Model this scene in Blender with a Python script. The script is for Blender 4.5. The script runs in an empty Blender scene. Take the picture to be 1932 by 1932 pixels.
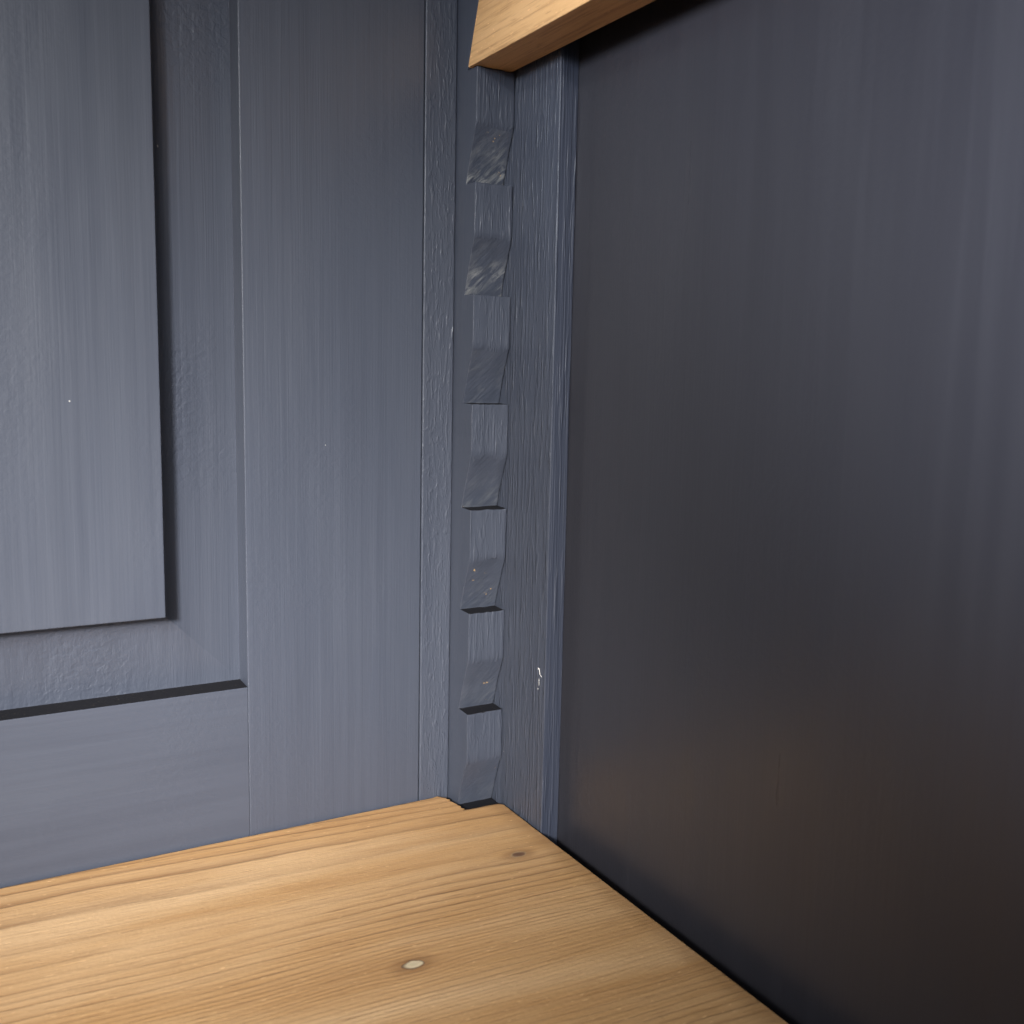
import bpy, bmesh, math, random
from mathutils import Vector, noise
random.seed(7)
S = bpy.context.scene
COL = S.collection

# ------------------------------------------------------------------ camera
cd = bpy.data.cameras.new('camera')
cam = bpy.data.objects.new('camera', cd); COL.objects.link(cam)
cam.location = (-0.13085, -0.2625, 0.12662)
cam.rotation_euler = (1.43619, -0.02046, -0.51988)
cd.sensor_width = 36; cd.lens = 1898.1 / 1932 * 36
cd.clip_start = 0.005; cd.clip_end = 50
cd.dof.use_dof = True; cd.dof.focus_distance = 0.285; cd.dof.aperture_fstop = 26
S.camera = cam

# ------------------------------------------------------------------ world (dim room), window light, added spots, exposure
W = bpy.data.worlds.new('World'); S.world = W; W.use_nodes = True
wn = W.node_tree.nodes; wl = W.node_tree.links
bg = wn['Background']; bg.inputs['Strength'].default_value = 0.36
tc = wn.new('ShaderNodeTexCoord'); sp = wn.new('ShaderNodeSeparateXYZ'); wl.new(tc.outputs['Generated'], sp.inputs[0])
mr = wn.new('ShaderNodeMapRange'); mr.inputs[1].default_value = -0.6; mr.inputs[2].default_value = 0.5
wl.new(sp.outputs['Z'], mr.inputs[0])
cr = wn.new('ShaderNodeValToRGB'); cr.color_ramp.elements[0].color = (0.085, 0.046, 0.032, 1); cr.color_ramp.elements[1].color = (0.60, 0.66, 0.80, 1)
wl.new(mr.outputs[0], cr.inputs[0]); wl.new(cr.outputs[0], bg.inputs['Color'])

def area(name, loc, target, size, power, col):
    l = bpy.data.lights.new(name, 'AREA'); l.shape = 'RECTANGLE'; l.size, l.size_y = size; l.energy = power; l.color = col
    o = bpy.data.objects.new(name, l); COL.objects.link(o); o.location = loc
    o.rotation_euler = (Vector(target) - Vector(loc)).to_track_quat('-Z', 'Y').to_euler()
    return o
area('window_light', (-0.66, -1.25, 0.42), (-0.02, 0, 0.1), (0.40, 0.40), 9, (0.93, 0.96, 1.0))
def spot(name, loc, target, deg, power, soft, col):
    l = bpy.data.lights.new(name, 'SPOT'); l.energy = power; l.color = col
    l.spot_size = math.radians(deg); l.spot_blend = 1.0; l.shadow_soft_size = soft
    o = bpy.data.objects.new(name, l); COL.objects.link(o); o.location = loc
    o.rotation_euler = (Vector(target) - Vector(loc)).to_track_quat('-Z', 'Y').to_euler()
spot('added_front_spot', (-0.84, -1.02, 0.50), (-0.088, -0.01, 0.055), 11.5, 400, 0.10, (1.0, 0.98, 0.95))  # added beam without a real fixture: brightens the lower panel, fading upward
spot('added_corner_spot', (-0.56, -0.34, 0.30), (0.0175, -0.092, 0.205), 17, 34, 0.05, (0.85, 0.91, 1.0))  # added spot, no such lamp there: lifts the upper side panel near the corner
spot('added_side_spot', (-0.54, -0.42, 0.30), (0.0175, -0.205, 0.155), 15, 82, 0.05, (0.85, 0.91, 1.0))  # second added spot, lightens the upper front part of the side panel

S.view_settings.view_transform = 'Standard'; S.view_settings.look = 'None'
S.view_settings.exposure = 0; S.view_settings.gamma = 1; S.view_settings.use_curve_mapping = False

# ------------------------------------------------------------------ helpers
class G:
    """small node graph helper"""
    def __init__(s, name):
        s.m = bpy.data.materials.new(name); s.m.use_nodes = True
        s.n = s.m.node_tree.nodes; s.l = s.m.node_tree.links
        s.b = s.n['Principled BSDF']
        s.tc = s.n.new('ShaderNodeTexCoord').outputs['Object']
    def map(s, scale=(1, 1, 1), rot=(0, 0, 0), loc=(0, 0, 0), src=None):
        x = s.n.new('ShaderNodeMapping'); x.inputs['Scale'].default_value = scale
        x.inputs['Rotation'].default_value = rot; x.inputs['Location'].default_value = loc
        s.l.new(src or s.tc, x.inputs['Vector']); return x.outputs[0]
    def noise(s, vec, scale=1, detail=2, rough=.5, dist=0):
        x = s.n.new('ShaderNodeTexNoise'); x.inputs['Scale'].default_value = scale
        x.inputs['Detail'].default_value = detail; x.inputs['Roughness'].default_value = rough
        x.inputs['Distortion'].default_value = dist
        s.l.new(vec, x.inputs['Vector']); return x.outputs['Fac']
    def voro(s, vec, scale=1, rnd=1):
        x = s.n.new('ShaderNodeTexVoronoi'); x.inputs['Scale'].default_value = scale
        x.inputs['Randomness'].default_value = rnd
        s.l.new(vec, x.inputs['Vector']); return x
    def put(s, v, sock):
        if isinstance(v, (int, float)): sock.default_value = v
        elif isinstance(v, tuple): sock.default_value = v
        else: s.l.new(v, sock)
    def math(s, op, a, b=0.0, c=0.0, clamp=False):
        x = s.n.new('ShaderNodeMath'); x.operation = op; x.use_clamp = clamp
        for i, v in enumerate((a, b, c)): s.put(v, x.inputs[i])
        return x.outputs[0]
    def rng(s, v, a, b, c=0., d=1., smooth=False):
        x = s.n.new('ShaderNodeMapRange')
        if smooth: x.interpolation_type = 'SMOOTHSTEP'
        s.put(v, x.inputs[0])
        for i, q in enumerate((a, b, c, d)): x.inputs[i + 1].default_value = q
        return x.outputs[0]
    def mix(s, f, a, b):
        x = s.n.new('ShaderNodeMix'); x.data_type = 'RGBA'
        s.put(f, x.inputs[0]); s.put(a, x.inputs[6]); s.put(b, x.inputs[7]); return x.outputs[2]
    def ramp(s, f, stops):
        x = s.n.new('ShaderNodeValToRGB'); e = x.color_ramp.elements
        while len(e) < len(stops): e.new(.5)
        for i, (p, c) in enumerate(stops): e[i].position = p; e[i].color = c if len(c) == 4 else (*c, 1)
        s.l.new(f, x.inputs[0]); return x.outputs[0]
    def sep(s, v):
        x = s.n.new('ShaderNodeSeparateXYZ'); s.l.new(v, x.inputs[0]); return x.outputs
    def bump(s, h, dist, strength=1, normal=None):
        x = s.n.new('ShaderNodeBump'); x.inputs['Distance'].default_value = dist; x.inputs['Strength'].default_value = strength
        s.l.new(h, x.inputs['Height'])
        if normal: s.l.new(normal, x.inputs['Normal'])
        return x.outputs[0]
    def bevel(s, r):
        x = s.n.new('ShaderNodeBevel'); x.samples = 4; x.inputs['Radius'].default_value = r; return x.outputs[0]

BLUE = (0.0415, 0.0475, 0.065, 1)

def paint(name, axis='z', brush=.5, peel=.3, grain=0.0, rough=.42, col=BLUE, specks=True, radius=.0004, seed=0.0, worn=False, gl=110, matte=False):
    g = G(name)
    L = 6
    st = {'z': (650, 650, L * 1.5), 'x': (L * 1.5, 650, 650)}[axis]
    st2 = {'z': (2000, 2000, 50), 'x': (50, 2000, 2000)}[axis]
    a = g.noise(g.map(st, loc=(seed, seed, seed)), 1, 3, .6, .3)
    b = g.noise(g.map(st2, loc=(seed, 0, 0)), 1, 2, .6)
    h = g.math('MULTIPLY', g.math('ADD', g.math('MULTIPLY', a, 1.0), g.math('MULTIPLY', b, .45)), brush)
    p = g.noise(g.map((1, 1, 1)), 620, 3, .55, .4)
    area_ = g.rng(g.noise(g.map((1, 1, .6), loc=(seed * 3, 1, 2)), 28, 2), .42, .62)
    h = g.math('ADD', h, g.math('MULTIPLY', g.math('MULTIPLY', p, area_), peel))
    if grain:
        gv = g.map((780, 780, gl), loc=(seed, 2, 3))
        r = g.rng(g.noise(gv, 1, 2, .6, .2), .54, .72)       # raised dashes
        gv2 = g.map((1300, 1300, gl * .45), loc=(seed, 5, 3))
        r2 = g.rng(g.noise(gv2, 1, 1, .5), .5, .7)
        h = g.math('ADD', h, g.math('MULTIPLY', g.math('ADD', r, g.math('MULTIPLY', r2, .6)), grain))
    und = g.noise(g.map({'z': (75, 75, 14), 'x': (14, 75, 75)}[axis], loc=(seed, 4, 2)), 1, 2, .5, .3)
    h = g.math('ADD', h, g.math('MULTIPLY', und, 1.1))   # slow unevenness of the brushed coat
    if worn:                                             # slanting saw marks
        w = g.noise(g.map((160, 300, 900), src=g.map((1, 1, 1), rot=(0, .8, 0))), 1, 3, .6, .5)
        h = g.math('ADD', h, g.math('MULTIPLY', w, .8))
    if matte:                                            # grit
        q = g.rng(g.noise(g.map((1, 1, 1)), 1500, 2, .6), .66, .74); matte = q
    nrm = g.bump(h, .00022, 1, g.bevel(radius))
    g.l.new(nrm, g.b.inputs['Normal'])
    # colour: thin uneven paint, streaks with a shape of their own
    s1 = g.noise(g.map({'z': (300, 300, 7), 'x': (7, 300, 300)}[axis], loc=(seed, 9, 1)), 1, 4, .6, .5)
    c = g.mix(g.rng(s1, .3, .75), tuple(x * .95 for x in col[:3]) + (1,), tuple(min(1, x * 1.06) for x in col[:3]) + (1,))
    if specks:
        v = g.voro(g.map((1, 1, 1), loc=(.013, .007, .003)), 80)
        rnd = g.sep(v.outputs['Color'])[0]
        dot = g.math('MULTIPLY', g.math('LESS_THAN', v.outputs['Distance'], g.math('MULTIPLY', g.sep(v.outputs['Color'])[1], .026)), g.math('GREATER_THAN', rnd, .55))
        c = g.mix(dot, c, (.34, .33, .31, 1))
    if worn:
        w = g.noise(g.map((170, 300, 700), src=g.map((1, 1, 1), rot=(0, .8, 0))), 1, 4, .7, .6)
        w2 = g.noise(g.map((95, 95, 95), loc=(.3, 1.2, 4.4)), 1, 2, .5)
        zz = g.sep(g.tc)[2]
        low = g.rng(g.math('FRACT', g.math('DIVIDE', g.math('SUBTRACT', zz, .0285), .03)), .12, .42, 1, .12, True)
        low = g.math('MULTIPLY', low, g.rng(zz, .11, .15, .3, 1.5))
        f = g.math('MULTIPLY', g.rng(w, .44, .64), g.math('MULTIPLY', low, g.rng(w2, .38, .58)))
        c = g.mix(g.math('MULTIPLY', f, .5), c, (.25, .25, .24, 1))
        o = g.math('MULTIPLY', g.rng(g.noise(g.map((420, 420, 420), loc=(3, 3, 3)), 1, 3, .7), .66, .70), g.rng(w2, .55, .6))
        c = g.mix(o, c, (.42, .27, .12, 1))
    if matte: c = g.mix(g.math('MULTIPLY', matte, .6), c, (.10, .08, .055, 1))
    g.l.new(c, g.b.inputs['Base Color'])
    s2 = g.noise(g.map({'z': (60, 60, 9), 'x': (9, 60, 60)}[axis], loc=(seed, 1, 7)), 1, 3, .6, .4)
    rr = g.math('ADD', g.rng(s1, .3, .7, rough - .03, rough + .04), g.rng(s2, .3, .7, -.07, .07))
    g.l.new(rr, g.b.inputs['Roughness'])
    g.b.inputs['Specular IOR Level'].default_value = .15 if matte else .5
    return g.m

def timber(name, light, mid, dark, late, rot=0.045, freq=330, rough=.33, knots=(), axis='x', seed=0.0, line=1.0, edge=None, fibre=1.0):
    g = G(name)
    src = g.tc
    if axis == 'y':
        mp = g.map((1, 1, 1), rot=(0, 0, math.pi / 2)); src = mp
    base = g.map((1, 1, 1), rot=(0, 0, rot), loc=(seed, seed, 0), src=src)
    x, y, z = g.sep(base)
    # push the rings round each knot
    warp = g.math('MULTIPLY', g.math('SUBTRACT', g.noise(g.map((7, 15, 15), src=base), 1, 2, .5), .5), .011)
    warp2 = g.math('MULTIPLY', g.math('SUBTRACT', g.noise(g.map((16, 90, 90), src=base), 1, 2, .5), .5), .004)
    yy = g.math('ADD', g.math('ADD', g.math('ADD', y, g.math('MULTIPLY', z, .8)), warp), warp2)
    ox, oy, oz = g.sep(src)
    for (kx, ky, kr, _) in knots:
        dx = g.math('MULTIPLY', g.math('SUBTRACT', ox, kx), .45)
        dy = g.math('SUBTRACT', oy, ky)
        d2 = g.math('ADD', g.math('MULTIPLY', dx, dx), g.math('MULTIPLY', dy, dy))
        e = g.math('EXPONENT', g.math('DIVIDE', g.math('MULTIPLY', d2, -1.0), (kr * 2.2) ** 2))
        yy = g.math('ADD', yy, g.math('MULTIPLY', g.math('MULTIPLY', e, g.math('MULTIPLY', dy, 1.0)), -.65))
    # ring phase grows unevenly: wide rings at the back, close rings in front
    u = g.math('MULTIPLY', yy, -1.0)
    t = g.math('SUBTRACT', g.math('MULTIPLY', u, freq), g.math('MULTIPLY', g.math('SINE', g.math('ADD', g.math('MULTIPLY', u, 52), -1.57)), freq * .82 / 52))
    fr = g.math('FRACT', t); idn = g.math('FLOOR', t)
    cmb = g.n.new('ShaderNodeTexWhiteNoise'); cmb.noise_dimensions = '1D'; g.l.new(idn, cmb.inputs['W'])
    amp = g.math('ADD', g.math('MULTIPLY', cmb.outputs['Value'], .6), .4)
    prof = g.math('MULTIPLY', g.math('POWER', fr, 3.2), g.rng(fr, .93, 1.0, 1, 0))
    fade = g.rng(g.noise(g.map((9, 26, 26), loc=(4, 0, 0), src=base), 1, 2), .34, .62, .25, 1)
    ring = g.math('MULTIPLY', g.math('MULTIPLY', prof, amp), fade)
    big = g.noise(g.map((5, 38, 38), loc=(2, 1, 0), src=base), 1, 3, .55, .4)
    c = g.ramp(big, [(.28, dark), (.48, mid), (.68, light)])
    c = g.mix(g.math('MULTIPLY', ring, .85 * line, clamp=True), c, late)
    fib = g.noise(g.map((60, 1500, 1500), src=base), 1, 3, .7)
    c = g.mix(g.rng(fib, .35, .7, 0, .26 * fibre), c, light)
    fib2 = g.noise(g.map((45, 1300, 1300), loc=(5, 5, 2), src=base), 1, 3, .7)
    c = g.mix(g.rng(fib2, .50, .72, 0, .30 * fibre), c, late)
    dash = g.rng(g.noise(g.map((110, 1900, 1900), loc=(0, 3, 0), src=base), 1, 1, .5), .67, .76)
    c = g.mix(g.math('MULTIPLY', dash, .55), c, late)
    fleck = g.rng(g.noise(g.map((420, 1500, 1500), loc=(7, 3, 0), src=base), 1, 1, .5), .70, .77)
    c = g.mix(g.math('MULTIPLY', fleck, .5), c, tuple(min(1, q * 1.5) for q in light[:3]) + (1,))
    kmask = None
    for (kx, ky, kr, pale) in knots:
        dx = g.math('MULTIPLY', g.math('SUBTRACT', ox, kx), .62)
        dy = g.math('SUBTRACT', oy, ky)
        d = g.math('SQRT', g.math('ADD', g.math('MULTIPLY', dx, dx), g.math('MULTIPLY', dy, dy)))
        d = g.math('ADD', d, g.math('MULTIPLY', g.math('SUBTRACT', g.noise(g.map((700, 700, 700)), 1, 2), .5), kr * .5))
        halo = g.rng(d, kr * .9, kr * 2.6, .45, 0, True)
        c = g.mix(halo, c, late)
        inner = g.rng(d, kr * .85, kr * 1.0, 1, 0, True)
        kc = g.ramp(g.math('DIVIDE', d, kr), [(0, (.52, .43, .28) if pale else (.13, .065, .035)), (.6, (.62, .50, .32) if pale else (.17, .09, .05)), (.88, (.10, .05, .025) if pale else (.36, .24, .13))])
        c = g.mix(inner, c, kc)
    if edge is not None:                                 # oil and dirt rubbed into the sawn end
        en = g.math('SUBTRACT', g.math('SUBTRACT', edge, ox), g.math('MULTIPLY', g.noise(g.map((60, 260, 60)), 1, 3, .6), .006))
        c = g.mix(g.rng(en, -.003, .004, .5, 0, True), c, (.25, .13, .05, 1))
    g.l.new(c, g.b.inputs['Base Color'])
    pore = g.noise(g.map((90, 1300, 1300), src=base), 1, 3, .7)
    fine = g.noise(g.map((1, 1, 1)), 900, 2, .6)
    h = g.math('ADD', g.math('ADD', g.math('MULTIPLY', pore, .9), g.math('MULTIPLY', ring, -.7)), g.math('MULTIPLY', fine, .35 * fibre))
    g.l.new(g.bump(h, .00013, 1, g.bevel(.0004)), g.b.inputs['Normal'])
    g.l.new(g.rng(big, .3, .7, rough + .06, rough - .05), g.b.inputs['Roughness'])
    g.b.inputs['Specular IOR Level'].default_value = .45
    return g.m

def obj(name, bm, mats, parent=None):
    me = bpy.data.meshes.new(name); bm.normal_update(); bm.to_mesh(me); bm.free()
    o = bpy.data.objects.new(name, me); COL.objects.link(o)
    for m in (mats if isinstance(mats, (list, tuple)) else [mats]): me.materials.append(m)
    if parent: o.parent = parent
    return o

def box(bm, x0, x1, y0, y1, z0, z1):
    v = [bm.verts.new((x, y, z)) for x in (x0, x1) for y in (y0, y1) for z in (z0, z1)]
    for f in ((0, 1, 3, 2), (4, 6, 7, 5), (0, 4, 5, 1), (2, 3, 7, 6), (0, 2, 6, 4), (1, 5, 7, 3)):
        bm.faces.new([v[i] for i in f])
    return bm
def boxobj(name, dims, mat, parent, bev=.0004):
    bm = box(bmesh.new(), *dims)
    bmesh.ops.recalc_face_normals(bm, faces=bm.faces)
    o = obj(name, bm, mat, parent); bevel(o, bev); return o
def bevel(o, w, seg=2, angle=40):
    if w:
        m = o.modifiers.new('edge', 'BEVEL'); m.width = w; m.segments = seg; m.limit_method = 'ANGLE'; m.angle_limit = math.radians(angle)
    return o

# ------------------------------------------------------------------ measures (metres)
XG = -.01005                      # joint between frame and corner strip
XC, XE = .01186, .0175            # right side of notched strip, face of side panel
B, D = .0119, .0349               # front of notched strip, front of backing board
NOTCH, SLOPE, STEP, Z6 = .0057, .0159, .03, .0285
XP, ZR = -.0607, .0419            # inner edges of stile and rail
GR = .0082                        # depth of the groove
XF, ZF = -.0816, .0633            # corner of the raised field
TOP, BOT, LEFT, FRONT = .36, -.09, -.62, -.30

M_panel = paint('navy_paint_panel', 'z', brush=.19, peel=.35, seed=1, rough=.42)
M_margin = paint('navy_paint_margin', 'z', brush=.5, peel=1.3, seed=5, rough=.42)
M_rail = paint('navy_paint_rail', 'x', brush=.16, peel=.55, seed=4, rough=.42)
M_stile = paint('navy_paint_stile', 'z', brush=.40, peel=.55, seed=2, rough=.42)
M_strip = paint('navy_paint_strip', 'z', brush=.1, peel=.7, grain=.42, gl=330, seed=6, rough=.44)
M_board = paint('navy_paint_grain', 'z', brush=.25, peel=.3, grain=1.1, gl=120, seed=9, rough=.46)
M_ridge = paint('navy_paint_ridged', 'z', brush=.4, peel=.2, grain=.7, gl=45, seed=10, rough=.5, col=(.026, .031, .048, 1))
M_ledge = paint('dust_and_shade_ledge', 'x', brush=.3, peel=1.2, seed=33, rough=.9, col=(.008, .008, .011, 1), matte=True)  # gritty dust plus the shade of the recesses, put into one near-black colour
M_rack = paint('navy_paint_rack', 'z', brush=.15, peel=.5, grain=.45, gl=160, seed=12, rough=.46)
M_notch = paint('worn_navy_notch', 'x', brush=.2, peel=.7, seed=14, rough=.42, worn=True)
M_side = paint('navy_paint_side', 'z', brush=.24, peel=.34, seed=17, rough=.36, col=(.022, .0215, .0265, 1))

# ------------------------------------------------------------------ the cupboard
cab = bpy.data.objects.new('cupboard', None); COL.objects.link(cab); cab.location = (0, 0, 0)
cab['label'] = 'navy blue painted cupboard corner with panelled back, notched corner strip and plain dark side'
cab['category'] = 'cupboard'

boxobj('stile', (XP, XG, 0, .022, BOT, TOP), M_stile, cab, .00014)
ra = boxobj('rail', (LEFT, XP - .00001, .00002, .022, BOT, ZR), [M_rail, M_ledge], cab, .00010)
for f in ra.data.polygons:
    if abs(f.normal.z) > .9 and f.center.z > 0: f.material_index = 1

# raised and fielded panel: field, small step, cove and sloping margin (profile swept round the corner)
def panel():
    bm = bmesh.new()
    prof = [(0, 0.0), (.00001, .0013), (.0005, .0029), (.0012, .0041), (.0022, .0051), (.0036, .0060), (.0055, .0066), (.0085, .0070), (.0125, .0074), (.0180, .0079), (.0209, GR), (.030, GR + .0006)]
    n = len(prof)
    def pt(i, kind):
        u, d = prof[i]
        x = XF + u * (XP - XF) / .0209; z = ZF - u * (ZF - ZR) / .0209
        if kind == 0: return (LEFT, d, z)
        if kind == 1: return (x, d, z)
        return (x, d, TOP)
    V = [[bm.verts.new(pt(i, k)) for i in range(n)] for k in range(3)]
    for k in range(2):
        for i in range(n - 1):
            bm.faces.new((V[k][i], V[k][i + 1], V[k + 1][i + 1], V[k + 1][i]))
    for i in range(n - 1):
        e = bm.edges.get((V[1][i], V[1][i + 1])); e.smooth = False
    ftl = bm.verts.new((LEFT, 0, TOP))
    bm.faces.new((V[0][0], V[1][0], V[2][0], ftl))
    bmesh.ops.recalc_face_normals(bm, faces=bm.faces)
    # thickness towards the back
    g = bmesh.ops.extrude_face_region(bm, geom=bm.faces[:])
    for v in [q for q in g['geom'] if isinstance(q, bmesh.types.BMVert)]: v.co.y = .016
    bmesh.ops.recalc_face_normals(bm, faces=bm.faces)
    o = obj('raised_panel', bm, [M_panel, M_margin], cab)
    for f in o.data.polygons:
        if f.normal.y < -.2 and (f.center.x > XF or f.center.z < ZF) and f.center.y > .0002: f.material_index = 1; f.use_smooth = True
    return o
panel()

# corner strip beside the frame, backing board with its open-grained front edge, side panel
boxobj('corner_strip', (XG + .00028, -.0002, -.0002, .02, BOT, TOP), M_strip, cab, .0003)
bo = boxobj('backing_board', (XC, XE - .00005, -D, .02, BOT, TOP), [M_board, M_ridge], cab, .0002)
for f in bo.data.polygons:
    if f.normal.y < -.9 or (f.normal.y > .9 and f.center.y < 0): f.material_index = 1
boxobj('side_panel', (XE, XE + .018, FRONT, .02, BOT, TOP), M_side, cab, .0005)

# sawtooth strip: the front is a fine grid so that cuts, beads of paint and edges can wander
def rack():
    bm = bmesh.new()
    nx = 15
    z = BOT; rows = []        # each row: (base y, base z, kind)
    def add(y, zz, kind): rows.append((y, zz, kind))
    ks = list(range(-4, 12))  # ledges up the strip
    for k in ks:
        zl = Z6 + k * STEP
        m = 9
        # flat face below the ledge
        for i in range(m): add(-B, zl - (STEP - SLOPE) * (1 - i / m), 'flat')
        add(-B, zl - .0003, 'lip'); add(-B, zl, 'lip')
        for i in range(1, 5): add(-B + NOTCH * i / 5, zl + .00004 * i, 'ledge')
        add(-B + NOTCH, zl + .0002, 'root')
        for i in range(1, 15):
            f = i / 15; add(-B + NOTCH * (1 - f) + .0003 * math.sin(f * math.pi), zl + SLOPE * f, 'slope')
    rows.append((-B, Z6 + (ks[-1] + 1) * STEP - .02 + .006, 'flat'))
    V = []
    zj = {}
    for r, (y, zz, kind) in enumerate(rows):
        line = []
        k = round((zz - Z6) / STEP - .3)
        for i in range(nx + 1):
            x = -.00005 + (XC - .00015) * i / nx
            dy = noise.noise(Vector((x * 300, zz * 120, 3))) * .00010
            dz = 0
            if kind == 'slope':
                f = (zz - Z6 - math.floor((zz - Z6) / STEP) * STEP) / SLOPE
                dz = noise.noise(Vector((x * 190, k * 5.3, 1))) * .0011 * f
                dy += noise.noise(Vector((x * 420, zz * 420, 8))) * .00006
            if kind == 'lip':
                bead = max(0, noise.noise(Vector((x * 900, k * 3.1, 5))) + .1) * .00045
                dy -= bead; dz = noise.noise(Vector((x * 500, k * 7.7, 2))) * .00022
            if kind in ('ledge', 'root'):
                dz = noise.noise(Vector((x * 260, k * 7.7, 2))) * .00018
            dx = 0
            if i == 0: dx = noise.noise(Vector((1, 2, zz * 260))) * .00008
            if i == nx: dx = noise.noise(Vector((7, 2, zz * 230))) * .00022 - .0001
            if i in (0, nx): dy *= .5
            line.append(bm.verts.new((x + dx, y + dy, zz + dz)))
        V.append(line)
    for r in range(len(V) - 1):
        kd = rows[r + 1][2]; kd0 = rows[r][2]
        for i in range(nx):
            f = bm.faces.new((V[r][i], V[r][i + 1], V[r + 1][i + 1], V[r + 1][i]))
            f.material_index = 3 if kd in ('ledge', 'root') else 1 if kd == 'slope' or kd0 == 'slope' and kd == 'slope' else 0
            f.smooth = True
    # sides and back
    bl = [bm.verts.new((V[r][0].co.x, .004, V[r][0].co.z)) for r in range(len(V))]
    br = [bm.verts.new((V[r][nx].co.x, .004, V[r][nx].co.z)) for r in range(len(V))]
    for r in range(len(V) - 1):
        f = bm.faces.new((V[r][0], V[r + 1][0], bl[r + 1], bl[r])); f.material_index = 2
        f = bm.faces.new((V[r][nx], br[r], br[r + 1], V[r + 1][nx])); f.material_index = 2
        bm.faces.new((bl[r], bl[r + 1], br[r + 1], br[r]))
    bmesh.ops.recalc_face_normals(bm, faces=bm.faces)
    for e in bm.edges:
        if len(e.link_faces) == 2 and e.calc_face_angle(0) > math.radians(38): e.smooth = False
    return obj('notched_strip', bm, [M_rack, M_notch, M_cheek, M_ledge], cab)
M_cheek = paint('navy_paint_cheek', 'z', brush=.2, peel=.15, seed=21, rough=.45)
rack()

boxobj('side_panel', (LEFT - .018, LEFT, FRONT, .02, BOT, TOP), M_side, cab, .0005)
boxobj('top_board', (LEFT - .018, XE + .018, FRONT, .02, TOP, TOP + .018), M_side, cab, .0005)
boxobj('bottom_board', (LEFT - .018, XE + .018, FRONT, .02, BOT - .018, BOT), M_side, cab, .0005)

# small chip where the paint is missing on the backing board
def chip():
    bm = bmesh.new()
    segs = [((-.0317, .0462), (-.0322, .0445), .00028), ((-.0320, .0447), (-.0333, .0441), .00013), ((-.0310, .0463), (-.0318, .0458), .00018), ((-.0318, .0432), (-.0319, .0414), .00010), ((-.0314, .0405), (-.0315, .0400), .00012)]
    for (a, b, w) in segs:
        n = 6; up = []; dn = []
        for i in range(n + 1):
            f = i / n; y = a[0] + (b[0] - a[0]) * f; z = a[1] + (b[1] - a[1]) * f
            ww = w * .7 * math.sin(math.pi * (.12 + .8 * f)) * random.uniform(.6, 1.2)
            d = Vector((b[0] - a[0], b[1] - a[1])).normalized(); px, pz = -d[1] * ww, d[0] * ww
            up.append(bm.verts.new((XC - .00006, y + px, z + pz))); dn.append(bm.verts.new((XC - .00006, y - px, z - pz)))
        for i in range(n): bm.faces.new((up[i], up[i + 1], dn[i + 1], dn[i]))
    g = bmesh.ops.extrude_face_region(bm, geom=bm.faces[:])
    for v in [q for q in g['geom'] if isinstance(q, bmesh.types.BMVert)]: v.co.x = XC + .0001
    bmesh.ops.recalc_face_normals(bm, faces=bm.faces)
    gm = G('bare_primer'); gm.b.inputs['Roughness'].default_value = .7
    c = gm.ramp(gm.noise(gm.map((1, 1, 1)), 2500, 2), [(.4, (.62, .60, .56)), (.6, (.82, .80, .76))]); gm.l.new(c, gm.b.inputs['Base Color'])
    return obj('paint_chip', bm, gm.m, bpy.data.objects['backing_board'])
chip()

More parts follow.
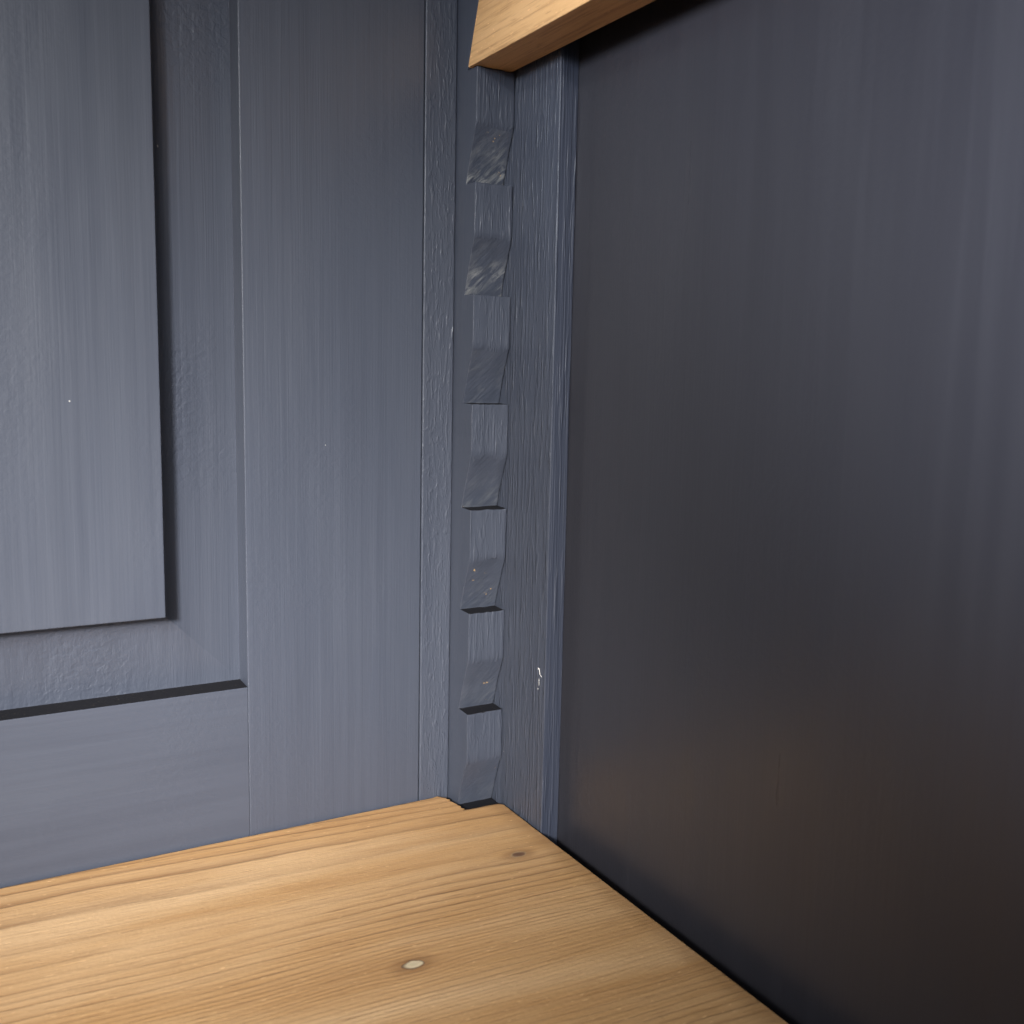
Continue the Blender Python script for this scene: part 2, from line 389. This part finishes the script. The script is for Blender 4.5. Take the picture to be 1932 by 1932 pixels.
# ------------------------------------------------------------------ pine shelf
M_pine = timber('pine', (.63, .41, .215, 1), (.50, .285, .118, 1), (.37, .185, .062, 1), (.16, .066, .02, 1),
                knots=((-.0009, -.0442, .0016, False), (-.0465, -.0774, .0017, True)), rot=.05, freq=400, edge=.0108, line=1.35)
def shelf():
    bm = bmesh.new()
    pts = []
    yb = -.0009; x = LEFT + .01
    n = 170
    for i in range(n):                       # sawn back edge with little splinters
        f = i / (n - 1); xx = x + (-.0055 - x) * f
        pts.append((xx, yb - .00015 + noise.noise(Vector((xx * 700, 0, 0))) * .00013))
    # torn corner down to the notch
    for (a, b) in [(q[0] + random.uniform(-.00035, .00035), q[1] + random.uniform(-.0002, .0002)) for q in [(-.0046, -.0008), (-.0040, -.0006), (-.0036, -.0013), (-.0031, -.0021), (-.0024, -.0027), (-.0023, -.0037), (-.0018, -.0045), (-.0021, -.0054), (-.0015, -.0062), (-.0017, -.0072), (-.0012, -.0081), (-.0015, -.0091), (-.0009, -.0103), (-.0012, -.0112), (-.0008, -.0122), (-.0016, -.0131)]]:
        pts.append((a, b))
    pts += [(.002, -.01335), (.006, -.0134), (.0098, -.0137), (.0102, -.0141)]
    m = 60
    for i in range(m):
        yy = -.0150 + (-.262 + .015) * i / (m - 1)
        pts.append((.01095 + noise.noise(Vector((yy * 160, 4, 0))) * .00010, yy))
    pts += [(LEFT + .01, -.262)]
    top = [bm.verts.new((a, b, 0)) for a, b in pts]; bot = [bm.verts.new((a, b, -.018)) for a, b in pts]
    bm.faces.new(top); bm.faces.new(bot[::-1])
    for i in range(len(pts)):
        j = (i + 1) % len(pts); bm.faces.new((top[i], bot[i], bot[j], top[j]))
    bmesh.ops.recalc_face_normals(bm, faces=bm.faces)
    bmesh.ops.triangulate(bm, faces=[f for f in bm.faces if len(f.verts) > 4])
    o = obj('shelf', bm, M_pine)
    o['label'] = 'wide pine board lying along the bottom with a torn notched corner and two small knots'
    o['category'] = 'shelf'
    return o
shelf()

# ------------------------------------------------------------------ batten resting in a notch
M_bat = timber('planed_softwood', (.66, .40, .19, 1), (.56, .32, .135, 1), (.45, .24, .09, 1), (.22, .10, .032, 1),
               rot=0.0, freq=420, rough=.5, axis='y', seed=3.3, line=1.0, fibre=2.2)
def batten():
    bm = bmesh.new()
    z0 = Z6 + 6 * STEP + .0002; h = .024
    x0, x1 = -.0011, .0110
    yt, yb = -.0085, -.0085 - .0057 * h / SLOPE     # tip low at the back, slanting forward upward
    prof = [(yt, z0), (yb, z0 + h), (-.25, z0 + h), (-.25, z0)]
    n = 30
    rows = []
    for x in (x0, x1):
        rows.append([bm.verts.new((x, y, z)) for y, z in prof])
    a, b = rows
    bm.faces.new(a); bm.faces.new(b[::-1])
    for i in range(4):
        j = (i + 1) % 4; bm.faces.new((a[i], b[i], b[j], a[j]))
    bmesh.ops.recalc_face_normals(bm, faces=bm.faces)
    o = obj('batten', bm, M_bat); bevel(o, .0002)
    o['label'] = 'bare wooden bar at the top with a slanted end resting in a notch'
    o['category'] = 'batten'
batten()
S.render.engine = 'CYCLES'
